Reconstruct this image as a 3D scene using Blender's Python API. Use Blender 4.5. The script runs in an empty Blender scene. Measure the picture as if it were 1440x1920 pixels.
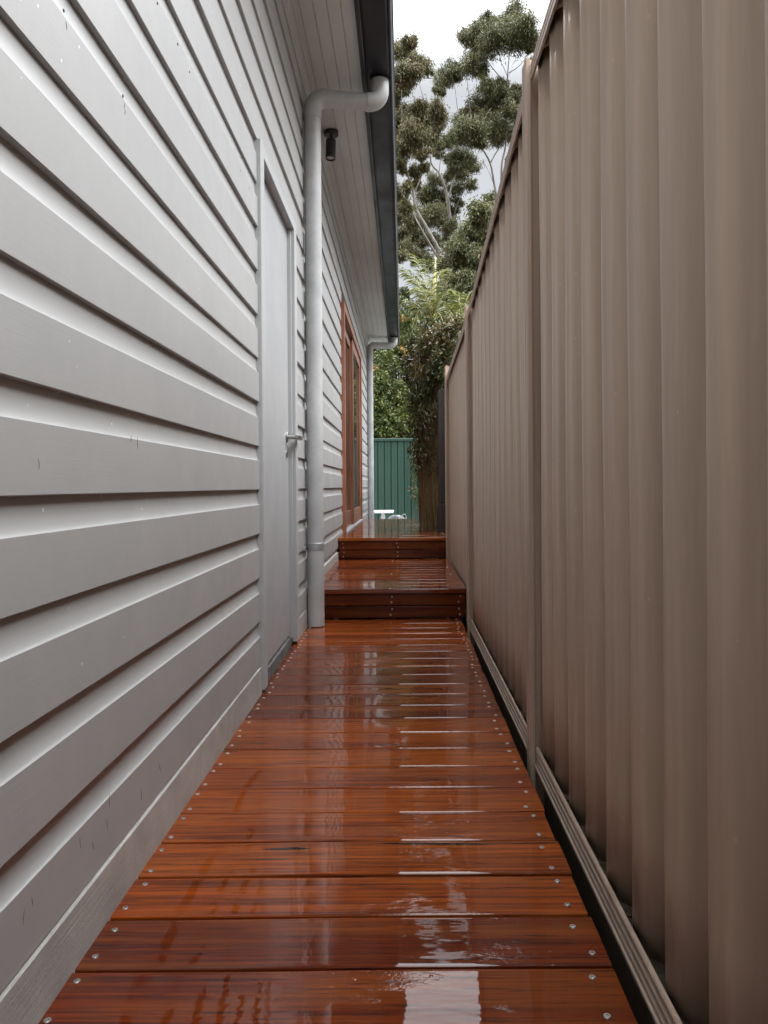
import bpy, math, random
import numpy as np
from mathutils import Vector, Matrix, Euler

S = bpy.context.scene
R = math.radians
random.seed(7)
rng = np.random.default_rng(11)

# ------------------------------------------------------------------ camera, world, sun, exposure
CAMH = 0.745          # the lens is this far above the lower deck (deck top is z = 0)
F = 1400.0            # focal length in photo pixels (photo 1440 x 1920)
VX, VY = 755.0, 912.0 # vanishing point of the passage in the photo
ROLL = 0.0075
cd = bpy.data.cameras.new('camera')
cam = bpy.data.objects.new('camera', cd)
S.collection.objects.link(cam)
S.camera = cam
cd.sensor_fit = 'VERTICAL'
cd.sensor_height = 36.0
cd.lens = F / 1920.0 * 36.0
cd.shift_x = -(VX - 720.0) / 1920.0
cd.shift_y = (VY - 960.0) / 1920.0
cd.clip_start = 0.05
cd.clip_end = 3000
cam.location = (0, 0, CAMH)
cam.rotation_euler = (Euler((R(90), 0, 0)).to_matrix() @ Matrix.Rotation(-ROLL, 3, 'Z')).to_euler()

SUN_EL, SUN_AZ = 47.0, 98.0   # behind the cloud, high over the fence on the right
w = bpy.data.worlds.new('World')
S.world = w
w.use_nodes = True
nt = w.node_tree
nt.nodes.clear()
def wn(t): return nt.nodes.new(t)
out = wn('ShaderNodeOutputWorld'); bg = wn('ShaderNodeBackground')
sky = wn('ShaderNodeTexSky'); sky.sky_type = 'NISHITA'; sky.sun_disc = False
sky.sun_elevation = R(SUN_EL); sky.sun_rotation = R(SUN_AZ)
hs = wn('ShaderNodeHueSaturation'); hs.inputs['Saturation'].default_value = 0.35
nt.links.new(sky.outputs[0], hs.inputs['Color'])
tc = wn('ShaderNodeTexCoord'); sep = wn('ShaderNodeSeparateXYZ')
nt.links.new(tc.outputs['Generated'], sep.inputs[0])
# overcast: the cloud deck is brightest overhead and dimmer towards the horizon
mr = wn('ShaderNodeMapRange'); mr.interpolation_type = 'SMOOTHSTEP'
mr.inputs['From Min'].default_value = 0.46; mr.inputs['From Max'].default_value = 0.70
mr.inputs['To Min'].default_value = 4.3; mr.inputs['To Max'].default_value = 56.0
nt.links.new(sep.outputs['Z'], mr.inputs['Value'])
nz = wn('ShaderNodeTexNoise'); nz.inputs['Scale'].default_value = 2.2; nz.inputs['Detail'].default_value = 5
nt.links.new(tc.outputs['Generated'], nz.inputs['Vector'])
cr = wn('ShaderNodeValToRGB')
cr.color_ramp.elements[0].position = 0.3; cr.color_ramp.elements[0].color = (0.80, 0.85, 0.92, 1)
cr.color_ramp.elements[1].position = 0.65; cr.color_ramp.elements[1].color = (0.98, 0.99, 1.0, 1)
nt.links.new(nz.outputs['Fac'], cr.inputs['Fac'])
mul = wn('ShaderNodeVectorMath'); mul.operation = 'SCALE'
nt.links.new(cr.outputs['Color'], mul.inputs[0]); nt.links.new(mr.outputs['Result'], mul.inputs['Scale'])
mx = wn('ShaderNodeMixRGB'); mx.inputs['Fac'].default_value = 0.85
nt.links.new(hs.outputs['Color'], mx.inputs['Color1']); nt.links.new(mul.outputs['Vector'], mx.inputs['Color2'])
nt.links.new(mx.outputs['Color'], bg.inputs['Color'])
bg.inputs['Strength'].default_value = 0.10
nt.links.new(bg.outputs[0], out.inputs[0])

sl = bpy.data.lights.new('sun', 'SUN')
sl.energy = 1.3; sl.angle = R(35); sl.color = (1.0, 0.98, 0.95)
so = bpy.data.objects.new('sun', sl); S.collection.objects.link(so)
az, el = R(SUN_AZ), R(SUN_EL)
sd = Vector((math.sin(az) * math.cos(el), math.cos(az) * math.cos(el), math.sin(el)))
so.rotation_euler = sd.to_track_quat('Z', 'Y').to_euler()

S.view_settings.view_transform = 'Standard'
S.view_settings.look = 'None'
S.view_settings.gamma = 1.0
S.view_settings.exposure = 0.9

def P(px, py, Y):
    """world point whose distance ahead is Y and which the photo shows at (px, py)"""
    dx, dy = px - VX, py - VY
    a = dx - ROLL * dy; b = -dy - ROLL * dx
    return Vector((a / F * Y, Y, CAMH + b / F * Y))

# ------------------------------------------------------------------ helpers
C = S.collection
def link_mesh(name, verts, faces, mat, parent=None, smooth=False, sharp=None):
    me = bpy.data.meshes.new(name)
    me.from_pydata([tuple(v) for v in verts], [], [tuple(f) for f in faces])
    me.materials.append(mat)
    me.update()
    if smooth:
        me.shade_smooth()
        if sharp is not None: me.set_sharp_from_angle(angle=R(sharp))
    o = bpy.data.objects.new(name, me)
    C.objects.link(o)
    if parent is not None: o.parent = parent
    return o

class MB:
    def __init__(s): s.v = []; s.f = []; s.tone = []
    def add(s, vs, fs):
        b = len(s.v); s.v += [tuple(v) for v in vs]; s.f += [tuple(i + b for i in f) for f in fs]
    def box(s, x0, x1, y0, y1, z0, z1):
        s.add([(x0,y0,z0),(x1,y0,z0),(x1,y1,z0),(x0,y1,z0),(x0,y0,z1),(x1,y0,z1),(x1,y1,z1),(x0,y1,z1)],
              [(0,3,2,1),(4,5,6,7),(0,1,5,4),(1,2,6,5),(2,3,7,6),(3,0,4,7)])
    def bbox(s, x0, x1, y0, y1, z0, z1, b=0.003):
        """a box with chamfered edges"""
        xs, ys, zs = (x0, x1), (y0, y1), (z0, z1)
        vs = []; idx = {}
        for i in (0, 1):
            for j in (0, 1):
                for k in (0, 1):
                    si, sj, sk = 1 - 2*i, 1 - 2*j, 1 - 2*k
                    for ax in range(3):
                        p = [xs[i], ys[j], zs[k]]
                        for a2, sg in enumerate((si, sj, sk)):
                            if a2 != ax: p[a2] += sg * b
                        idx[(i, j, k, ax)] = len(vs); vs.append(p)
        fs = []
        for ax in range(3):
            for e in (0, 1):
                o = [(0,0),(1,0),(1,1),(0,1)]
                q = []
                for (u, v) in o:
                    t = [0,0,0]; t[ax] = e; t[(ax+1)%3] = u; t[(ax+2)%3] = v
                    q.append(idx[(t[0],t[1],t[2],ax)])
                fs.append(q if e else q[::-1])
        for ax in range(3):
            a, c = (ax+1)%3, (ax+2)%3
            for u in (0,1):
                for v in (0,1):
                    t0 = [0,0,0]; t0[a]=u; t0[c]=v; t1 = t0[:]; t1[ax]=1
                    q = [idx[(*t0,a)], idx[(*t1,a)], idx[(*t1,c)], idx[(*t0,c)]]
                    fs.append(q if (u == v) else q[::-1])
        for i in (0,1):
            for j in (0,1):
                for k in (0,1):
                    q = [idx[(i,j,k,0)], idx[(i,j,k,1)], idx[(i,j,k,2)]]
                    fs.append(q)
        s.add(vs, fs)
    def extr(s, prof, t0, t1, axis='y', closed=True, caps=True, nseg=1, fn=None):
        """profile pairs swept along an axis. y: pairs are (x,z); x: (y,z); z: (x,y)"""
        n = len(prof); vs = []; fs = []
        for k in range(nseg + 1):
            t = t0 + (t1 - t0) * k / nseg
            for (a, b) in prof:
                p = (a, t, b) if axis == 'y' else ((t, a, b) if axis == 'x' else (a, b, t))
                vs.append(fn(p) if fn else p)
        for k in range(nseg):
            for i in range(n if closed else n - 1):
                j = (i + 1) % n
                fs.append((k*n+i, k*n+j, (k+1)*n+j, (k+1)*n+i))
        if caps and closed:
            fs.append(tuple(range(n - 1, -1, -1))); fs.append(tuple(nseg*n + i for i in range(n)))
        s.add(vs, fs)
    def tube(s, pts, rad, n=10, caps=True):
        pts = [Vector(p) for p in pts]
        if not hasattr(rad, '__len__'): rad = [rad] * len(pts)
        vs = []; fs = []; ref = None
        for i, p in enumerate(pts):
            d = (pts[min(i+1, len(pts)-1)] - pts[max(i-1, 0)]).normalized()
            if ref is None:
                ref = d.orthogonal().normalized()
            else:
                ref = (ref - d * ref.dot(d)).normalized()
            q = d.cross(ref)
            for k in range(n):
                a = 2 * math.pi * k / n
                vs.append(p + (ref * math.cos(a) + q * math.sin(a)) * rad[i])
        for i in range(len(pts) - 1):
            for k in range(n):
                j = (k + 1) % n
                fs.append((i*n+k, i*n+j, (i+1)*n+j, (i+1)*n+k))
        if caps:
            fs.append(tuple(range(n - 1, -1, -1))); fs.append(tuple((len(pts)-1)*n + k for k in range(n)))
        s.add(vs, fs)
    def lathe(s, prof, c=(0,0,0), n=20, ax=(0,0,1)):
        """(radius, height) pairs turned about an axis through c"""
        d = Vector(ax).normalized(); u = d.orthogonal().normalized(); q = d.cross(u); c = Vector(c)
        vs = []; fs = []
        for (r, h) in prof:
            for k in range(n):
                a = 2*math.pi*k/n
                vs.append(c + d*h + (u*math.cos(a) + q*math.sin(a))*max(r, 1e-5))
        m = len(prof)
        for i in range(m-1):
            for k in range(n):
                j = (k+1) % n
                fs.append((i*n+k, i*n+j, (i+1)*n+j, (i+1)*n+k))
        s.add(vs, fs)
    def build(s, name, mat, parent=None, smooth=False, sharp=None):
        o = link_mesh(name, s.v, s.f, mat, parent, smooth, sharp)
        if s.tone and len(s.tone) == len(s.v):
            o.data.attributes.new('tone', 'FLOAT', 'POINT').data.foreach_set('value', s.tone)
        return o

def tag(o, label=None, cat=None, group=None, kind=None):
    if label: o['label'] = label
    if cat: o['category'] = cat
    if group: o['group'] = group
    if kind: o['kind'] = kind
    return o
def empty(name, loc=(0,0,0)):
    o = bpy.data.objects.new(name, None); C.objects.link(o); o.location = loc
    o.empty_display_size = 0.1
    return o
def keep(o, root):
    """parent o (built in world space) to a root that stands at its own place"""
    o.parent = root
    o.matrix_parent_inverse = Matrix.Translation(-Vector(root.location))
    return o

# ------------------------------------------------------------------ materials
class Mat:
    def __init__(s, name):
        s.m = bpy.data.materials.new(name); s.m.use_nodes = True
        s.t = s.m.node_tree; s.b = s.t.nodes['Principled BSDF']
    def n(s, t, **kw):
        x = s.t.nodes.new(t)
        for k, v in kw.items():
            if k in x.inputs: x.inputs[k].default_value = v
            else: setattr(x, k, v)
        return x
    def l(s, a, b): s.t.links.new(a, b)
    def coord(s, scale=(1,1,1), island=0.0, kind='Object'):
        tcn = s.n('ShaderNodeTexCoord'); mp = s.n('ShaderNodeMapping')
        mp.inputs['Scale'].default_value = scale
        if island:
            g = s.n('ShaderNodeNewGeometry'); mu = s.n('ShaderNodeMath', operation='MULTIPLY'); mu.inputs[1].default_value = island
            s.l(g.outputs['Random Per Island'], mu.inputs[0])
            cx = s.n('ShaderNodeCombineXYZ'); s.l(mu.outputs[0], cx.inputs[0]); s.l(mu.outputs[0], cx.inputs[2])
            ad = s.n('ShaderNodeVectorMath', operation='ADD')
            s.l(tcn.outputs[kind], ad.inputs[0]); s.l(cx.outputs[0], ad.inputs[1]); s.l(ad.outputs[0], mp.inputs['Vector'])
        else: s.l(tcn.outputs[kind], mp.inputs['Vector'])
        return mp.outputs[0]
    def noise(s, vec, scale, detail=4, rough=0.5, dist=0.0):
        x = s.n('ShaderNodeTexNoise'); x.inputs['Scale'].default_value = scale; x.inputs['Detail'].default_value = detail
        x.inputs['Roughness'].default_value = rough; x.inputs['Distortion'].default_value = dist
        s.l(vec, x.inputs['Vector']); return x.outputs['Fac']
    def ramp(s, fac, stops, interp='LINEAR'):
        x = s.n('ShaderNodeValToRGB'); x.color_ramp.interpolation = interp
        e = x.color_ramp.elements
        while len(e) < len(stops): e.new(0.5)
        for i, (p, c) in enumerate(stops):
            e[i].position = p; e[i].color = (*c, 1) if hasattr(c, '__len__') else (c, c, c, 1)
        s.l(fac, x.inputs['Fac']); return x.outputs['Color']
    def mix(s, fac, a, b, mode='MIX'):
        x = s.n('ShaderNodeMixRGB', blend_type=mode)
        for i, v in ((0, fac), (1, a), (2, b)):
            if hasattr(v, 'is_linked'): s.l(v, x.inputs[i])
            elif i == 0: x.inputs[0].default_value = v
            else: x.inputs[i].default_value = (*v, 1)
        return x.outputs[0]
    def math(s, op, a, b=0.0):
        x = s.n('ShaderNodeMath', operation=op)
        for i, v in ((0, a), (1, b)):
            if hasattr(v, 'is_linked'): s.l(v, x.inputs[i])
            else: x.inputs[i].default_value = v
        return x.outputs[0]
    def bump(s, h, strength=0.3, dist=0.01, normal=None):
        x = s.n('ShaderNodeBump'); x.inputs['Strength'].default_value = strength; x.inputs['Distance'].default_value = dist
        s.l(h, x.inputs['Height'])
        if normal: s.l(normal, x.inputs['Normal'])
        return x.outputs[0]
    def set(s, **kw):
        for k, v in kw.items():
            k = k.replace('_', ' ')
            i = s.b.inputs[k]
            if hasattr(v, 'is_linked'): s.l(v, i)
            else: i.default_value = (*v, 1) if hasattr(v, '__len__') and len(v) == 3 else v
        return s.m

def paint(name, col, rough=0.45, grain=(30, 1.5, 60), gstr=0.12, dirt=0.15, dscale=3.0, specks=0.0):
    m = Mat(name)
    c = m.coord()
    d = m.noise(c, dscale, 6, 0.65)
    cc = m.ramp(d, [(0.25, tuple(x * (1 - dirt) for x in col)), (0.7, col)])
    g = m.noise(m.coord(grain), 4.0, 5, 0.6)
    fine = m.noise(c, 260, 2, 0.5)
    h = m.math('ADD', g, m.math('MULTIPLY', fine, 0.35))
    if specks:
        v = m.n('ShaderNodeTexVoronoi'); v.inputs['Scale'].default_value = 34; m.l(c, v.inputs['Vector'])
        sm = m.math('LESS_THAN', v.outputs['Distance'], 0.10)
        sel = m.n('ShaderNodeSeparateColor'); m.l(v.outputs['Color'], sel.inputs[0])
        big = m.math('GREATER_THAN', m.noise(c, 1.3, 2), 0.54)
        pick = m.math('MULTIPLY', m.math('MULTIPLY', sm, m.math('GREATER_THAN', sel.outputs[0], 0.45)), big)
        cc = m.mix(m.math('MULTIPLY', pick, specks), cc, (0.88, 0.88, 0.87))
        h = m.math('ADD', h, m.math('MULTIPLY', pick, 0.6))
    rr = m.ramp(d, [(0.3, rough + 0.1), (0.7, rough - 0.08)])
    m.set(Base_Color=cc, Roughness=rr, Normal=m.bump(h, gstr, 0.004))
    return m.m

M = {}
M['weatherboard'] = paint('weatherboard_paint', (0.365, 0.361, 0.354), 0.40, (40, 1.2, 60), 0.07, 0.13, 2.4, 0.5)
M['trim'] = paint('trim_paint', (0.40, 0.403, 0.403), 0.42, (40, 40, 1.5), 0.10, 0.12, 3.0)
M['door_paint'] = paint('door_paint', (0.37, 0.373, 0.377), 0.38, (30, 30, 1.0), 0.14, 0.12, 2.2)
M['soffit'] = paint('soffit_paint', (0.50, 0.51, 0.49), 0.5, (50, 1.5, 50), 0.06, 0.12, 2.0)
M['pipe'] = paint('pipe_paint', (0.46, 0.465, 0.465), 0.34, (4, 4, 1), 0.03, 0.32, 7.0)
M['base'] = paint('base_board_paint', (0.47, 0.45, 0.42), 0.5, (40, 1.2, 60), 0.25, 0.35, 7.0)
M['patio_mat'] = paint('patio_concrete', (0.30, 0.29, 0.28), 0.7, (6, 6, 6), 0.3, 0.3, 3.0)
M['concrete'] = paint('sill_concrete', (0.17, 0.165, 0.155), 0.85, (60, 60, 60), 1.0, 0.6, 40.0)
M['gutter'] = paint('gutter_enamel', (0.018, 0.019, 0.022), 0.34, (4, 1, 4), 0.03, 0.3, 4.0)
gm_ = M['gutter'].node_tree.nodes['Principled BSDF']; gm_.inputs['Specular IOR Level'].default_value = 0.2
M['black'] = paint('black_powdercoat', (0.018, 0.017, 0.018), 0.45, (20, 20, 20), 0.05, 0.2, 10)
M['white'] = paint('table_white', (0.62, 0.62, 0.62), 0.4, (10, 10, 10), 0.02, 0.05, 3)
M['roof'] = paint('roof_steel', (0.06, 0.06, 0.065), 0.4, (4, 4, 4), 0.03, 0.2, 3)

def steel(name, col, rough, metallic=1.0):
    m = Mat(name); c = m.coord()
    n = m.noise(c, 40, 4)
    return m.set(Base_Color=m.ramp(n, [(0.3, tuple(x*0.75 for x in col)), (0.7, col)]), Roughness=m.ramp(n, [(0.3, rough+.12), (0.7, rough)]), Metallic=metallic)
M['steel'] = steel('satin_steel', (0.45, 0.45, 0.44), 0.25)
M['screw'] = steel('screw_steel', (0.55, 0.54, 0.52), 0.28)
M['strap'] = steel('galvanised_strap', (0.50, 0.52, 0.54), 0.45, 0.7)

def fence_paint(name, col, rough=0.31):
    m = Mat(name); c = m.coord()
    streak = m.noise(m.coord((9, 9, 0.5)), 3.0, 6, 0.6)
    cl = m.noise(c, 1.8, 4)
    cc = m.ramp(streak, [(0.3, tuple(x*0.80 for x in col)), (0.72, tuple(min(1, x*1.06) for x in col))])
    v = m.n('ShaderNodeTexVoronoi'); v.inputs['Scale'].default_value = 26; m.l(c, v.inputs['Vector'])
    sel = m.n('ShaderNodeSeparateColor'); m.l(v.outputs['Color'], sel.inputs[0])
    dr = m.math('MULTIPLY', m.math('LESS_THAN', v.outputs['Distance'], 0.09), m.math('GREATER_THAN', sel.outputs[0], 0.72))
    cc = m.mix(m.math('MULTIPLY', dr, 0.22), cc, tuple(min(1, x*1.6) for x in col))
    h = m.math('ADD', m.math('MULTIPLY', m.noise(c, 5.0, 2), 1.0), m.math('MULTIPLY', dr, 0.5))
    h = m.math('ADD', h, m.math('MULTIPLY', m.noise(c, 300, 2), 0.05))
    m.set(Base_Color=cc, Roughness=m.ramp(cl, [(0.3, rough+0.04), (0.7, rough)]), Normal=m.bump(h, 0.06, 0.01))
    return m.m
M['fence'] = fence_paint('taupe_sheet_steel', (0.42, 0.315, 0.240))
M['fence_rail'] = fence_paint('taupe_rail_steel', (0.40, 0.30, 0.235), 0.30)
M['green'] = fence_paint('green_sheet_steel', (0.012, 0.044, 0.029), 0.5)

def dark_timber(name, col):
    m = Mat(name)
    g = m.noise(m.coord((30, 30, 1.6), island=3.0), 3, 6, 0.65)
    return m.set(Base_Color=m.ramp(g, [(0.3, tuple(x*0.45 for x in col)), (0.7, col)]), Roughness=0.75, Normal=m.bump(g, 0.5, 0.01))
M['plinth'] = dark_timber('plinth_timber', (0.125, 0.088, 0.058))
M['old_timber'] = dark_timber('old_fence_timber', (0.055, 0.042, 0.036))

def wet_wood(name, vertical=False, k=1.0):
    """oiled red hardwood under a film of rain; the grain runs along x"""
    m = Mat(name)
    ge = m.n('ShaderNodeNewGeometry'); ri = ge.outputs['Random Per Island']
    long = m.coord((0.55, 34, 34), island=37.0)
    warp = m.noise(long, 1.5, 2)
    g1 = m.noise(long, 3.2, 8, 0.68, 0.7)
    g2 = m.noise(m.coord((7, 170, 170), island=11.0), 1.0, 4, 0.65)
    g3 = m.noise(m.coord((0.5, 5, 5), island=19.0), 2.2, 4, 0.55, 1.2)
    at_ = m.n('ShaderNodeAttribute', attribute_name='tone')
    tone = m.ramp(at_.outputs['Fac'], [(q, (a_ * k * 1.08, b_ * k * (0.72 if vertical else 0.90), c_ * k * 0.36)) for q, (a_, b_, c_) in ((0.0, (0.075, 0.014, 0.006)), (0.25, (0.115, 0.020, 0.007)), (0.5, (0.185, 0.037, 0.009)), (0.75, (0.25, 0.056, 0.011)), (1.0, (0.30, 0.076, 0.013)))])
    c = m.mix(m.ramp(g1, [(0.40, 0.0), (0.62, 1.0)]), m.mix(0.70, tone, (0.02, 0.004, 0.003)), tone)
    c = m.mix(m.ramp(g3, [(0.42, 0.0), (0.75, 0.55)]), c, m.mix(0.5, tone, (0.38, 0.115, 0.016)))
    c = m.mix(m.ramp(g2, [(0.32, 0.8), (0.46, 0.0)]), c, (0.020, 0.006, 0.004))
    # dark gum veins, a few per board
    vein = m.noise(m.coord((1.3, 26, 26), island=53.0), 1.4, 3, 0.45, 0.4)
    c = m.mix(m.ramp(vein, [(0.725, 0.0), (0.75, 0.9)]), c, (0.010, 0.006, 0.006))
    # one long gum pocket in a board near the viewer
    if not vertical:
        tq = m.n('ShaderNodeTexCoord'); sq = m.n('ShaderNodeSeparateXYZ'); m.l(tq.outputs['Object'], sq.inputs[0])
        wob = m.math('MULTIPLY', m.math('SUBTRACT', m.noise(m.coord((8, 20, 1)), 3.0, 3), 0.5), 0.012)
        ex = m.math('DIVIDE', m.math('ADD', sq.outputs[0], 0.245), 0.055)
        ey = m.math('DIVIDE', m.math('ADD', m.math('SUBTRACT', sq.outputs[1], 1.537), wob), 0.0065)
        dd_ = m.math('ADD', m.math('MULTIPLY', ex, ex), m.math('MULTIPLY', ey, ey))
        c = m.mix(m.ramp(dd_, [(0.6, 0.95), (1.0, 0.0)]), c, (0.006, 0.005, 0.006))
    flat = m.coord(island=2.0)
    # the water film: smooth pools with ragged edges, thin dimpled film between
    pool = m.ramp(m.noise(m.coord((1.0, 2.2, 1.0), island=5.0), 3.0, 8, 0.66, 0.3), [(0.43, 0.0), (0.47, 1.0)])
    rip = m.noise(m.coord((1.6, 5.0, 1.6), island=4.0), 7.0, 2, 0.5)
    dim = m.noise(m.coord((1.0, 1.5, 1.0)), 95, 3, 0.6)
    v = m.n('ShaderNodeTexVoronoi'); v.inputs['Scale'].default_value = 60; m.l(flat, v.inputs['Vector'])
    sel = m.n('ShaderNodeSeparateColor'); m.l(v.outputs['Color'], sel.inputs[0])
    drop = m.math('MULTIPLY', m.math('SUBTRACT', 1.0, m.math('MINIMUM', m.math('DIVIDE', v.outputs['Distance'], 0.22), 1.0)), m.math('GREATER_THAN', sel.outputs[0], 0.8))
    inv = m.math('SUBTRACT', 1.0, pool)
    h = m.math('ADD', m.math('MULTIPLY', rip, 0.09), m.math('MULTIPLY', m.math('MULTIPLY', dim, inv), 0.085))
    h = m.math('ADD', h, m.math('MULTIPLY', m.math('MULTIPLY', drop, inv), 0.14))
    h = m.math('ADD', h, m.math('MULTIPLY', m.math('MULTIPLY', g2, inv), 0.02))
    cn = m.bump(h, 0.6 if not vertical else 0.3, 0.006)
    cro = m.ramp(pool, [(0.0, 0.06 if not vertical else 0.22), (1.0, 0.015 if not vertical else 0.15)])
    m.set(Base_Color=c, Roughness=0.42, Normal=m.bump(g1, 0.15, 0.002), Coat_Weight=1.0 if not vertical else 0.5, Coat_IOR=1.38, Coat_Roughness=cro, Coat_Normal=cn)
    m.b.inputs['Specular IOR Level'].default_value = 0.02
    return m.m
M['deck'] = wet_wood('wet_hardwood')
M['riser'] = wet_wood('shaded_damp_hardwood', True, 0.46)  # same deck timber; shade on the upright faces painted in as darker red

def cedar(name, axis):
    m = Mat(name)
    sc = (24, 24, 1.0) if axis == 'z' else (24, 1.0, 24)
    g = m.noise(m.coord(sc, island=9.0), 2.4, 7, 0.65, 0.6)
    g2 = m.noise(m.coord(tuple(x*5 if x > 2 else x*3 for x in sc)), 2.0, 3)
    c = m.ramp(g, [(0.25, (0.15, 0.052, 0.024)), (0.5, (0.27, 0.105, 0.055)), (0.75, (0.36, 0.16, 0.092))])
    c = m.mix(m.ramp(g2, [(0.3, 0.35), (0.5, 0.0)]), c, (0.10, 0.03, 0.012))
    return m.set(Base_Color=c, Roughness=0.38, Normal=m.bump(g, 0.12, 0.003), Coat_Weight=0.25, Coat_Roughness=0.2)
M['cedar_v'] = cedar('cedar_upright', 'z')
M['cedar_h'] = cedar('cedar_level', 'y')

g_ = Mat('window_glass')
g_.set(Base_Color=(0.03, 0.03, 0.032), Roughness=0.04, Normal=g_.bump(g_.noise(g_.coord(), 2.0, 2), 0.03, 0.01))
g_.b.inputs['IOR'].default_value = 1.55
M['glass'] = g_.m
lens_ = Mat('lamp_lens'); M['lens'] = lens_.set(Base_Color=(0.35, 0.35, 0.35), Roughness=0.15, Normal=lens_.bump(lens_.noise(lens_.coord(), 90, 2), 0.2, 0.002))
pc = Mat('smoky_plastic')
pc.set(Base_Color=(0.42, 0.43, 0.44), Roughness=0.12, Normal=pc.bump(pc.noise(pc.coord(), 6, 2), 0.04, 0.01))
pc.b.inputs['Transmission Weight'].default_value = 0.55
M['plastic'] = pc.m

def leafmat(name, cols, rough=0.45, trans=0.25):
    m = Mat(name)
    ge = m.n('ShaderNodeNewGeometry')
    c = m.ramp(ge.outputs['Random Per Island'], cols)
    c = m.mix(m.ramp(m.noise(m.coord(), 1.2, 3), [(0.35, 0.0), (0.7, 0.35)]), c, cols[-1][1])
    m.set(Base_Color=c, Roughness=rough)
    m.b.inputs['Specular IOR Level'].default_value = 0.4
    tr = m.n('ShaderNodeBsdfTranslucent'); m.l(c, tr.inputs['Color'])
    ms = m.n('ShaderNodeMixShader'); ms.inputs[0].default_value = trans
    o = m.t.nodes['Material Output']
    m.l(m.b.outputs[0], ms.inputs[1]); m.l(tr.outputs[0], ms.inputs[2]); m.l(ms.outputs[0], o.inputs[0])
    return m.m
M['gum_leaf'] = leafmat('gum_leaves', [(0.0, (0.042, 0.055, 0.022)), (0.45, (0.082, 0.098, 0.038)), (0.85, (0.14, 0.148, 0.055)), (1.0, (0.18, 0.14, 0.06))])
M['gum_leaf_olive'] = leafmat('olive_gum_leaves', [(0.0, (0.045, 0.052, 0.021)), (0.5, (0.088, 0.094, 0.034)), (0.85, (0.14, 0.13, 0.048)), (1.0, (0.18, 0.12, 0.05))])
M['shrub_leaf'] = leafmat('shrub_leaves', [(0.0, (0.030, 0.050, 0.014)), (0.5, (0.055, 0.085, 0.020)), (0.85, (0.10, 0.13, 0.030)), (1.0, (0.19, 0.17, 0.040))])
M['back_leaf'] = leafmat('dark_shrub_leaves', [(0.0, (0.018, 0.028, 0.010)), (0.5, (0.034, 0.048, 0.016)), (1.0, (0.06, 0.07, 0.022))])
M['vine_leaf'] = leafmat('vine_leaves', [(0.0, (0.025, 0.040, 0.015)), (0.5, (0.052, 0.075, 0.025)), (0.85, (0.10, 0.115, 0.045)), (1.0, (0.20, 0.11, 0.05))], 0.25)
M['autumn_leaf'] = leafmat('yellowing_leaves', [(0.0, (0.14, 0.12, 0.025)), (0.5, (0.26, 0.17, 0.04)), (1.0, (0.33, 0.15, 0.05))])
M['palm_leaf'] = leafmat('palm_leaflets', [(0.0, (0.030, 0.050, 0.012)), (0.5, (0.075, 0.098, 0.020)), (0.8, (0.16, 0.175, 0.03)), (1.0, (0.27, 0.24, 0.07))], 0.35, 0.3)
M['dead_stem'] = leafmat('dry_stems', [(0.0, (0.08, 0.042, 0.018)), (0.45, (0.21, 0.12, 0.048)), (0.85, (0.36, 0.23, 0.10)), (1.0, (0.58, 0.44, 0.25))], 0.7, 0.0)
def bark(name, a, b):
    m = Mat(name); n = m.noise(m.coord((6, 6, 1)), 1.2, 5, 0.6)
    return m.set(Base_Color=m.ramp(n, [(0.35, a), (0.65, b)]), Roughness=0.8, Normal=m.bump(n, 0.3, 0.05))
M['gum_bark'] = bark('pale_gum_bark', (0.09, 0.075, 0.062), (0.25, 0.225, 0.20))
M['dark_bark'] = bark('dark_bark', (0.03, 0.022, 0.016), (0.08, 0.06, 0.045))
M['spear'] = bark('palm_spear_skin', (0.30, 0.28, 0.10), (0.46, 0.42, 0.20))
sm_ = Mat('soil'); sn = sm_.noise(sm_.coord(), 6, 8, 0.7)
nm_ = Mat('dark_nail'); M['nail'] = nm_.set(Base_Color=nm_.ramp(nm_.noise(nm_.coord(), 300, 2), [(0.3, (0.03, 0.022, 0.02)), (0.7, (0.09, 0.07, 0.06))]), Roughness=0.8)
nm_ = Mat('grey_scuff'); M['scuff'] = nm_.set(Base_Color=nm_.ramp(nm_.noise(nm_.coord(), 300, 2), [(0.3, (0.10, 0.09, 0.085)), (0.7, (0.19, 0.175, 0.165))]), Roughness=0.7)
M['soil'] = sm_.set(Base_Color=sm_.ramp(sn, [(0.3, (0.025, 0.018, 0.012)), (0.7, (0.075, 0.055, 0.038))]), Roughness=0.9, Normal=sm_.bump(sn, 0.8, 0.05))

# ------------------------------------------------------------------ ground
GZ = -0.48
gm = MB(); gm.add([(-900,-900,GZ),(900,-900,GZ),(900,1500,GZ),(-900,1500,GZ)], [(0,1,2,3)])
tag(gm.build('ground', M['soil']), kind='structure')
pm = MB(); pm.bbox(-3.5, 3.2, 9.75, 15.3, GZ - 0.06, GZ + 0.02, 0.004)
tag(pm.build('patio', M['patio_mat']), kind='structure')

# ------------------------------------------------------------------ house
XW = -0.518           # face of the weatherboards
PITCH = 0.1588
Z0 = 0.736            # a board's lower edge
Y_A, Y_B = -3.4, 11.25
SOF = CAMH + 2.20     # soffit height
house = empty('house', (-0.52, 3.0, 0.0))
tag(house, 'pale grey weatherboard house along the left of the passage with a dark gutter', 'house')

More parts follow.
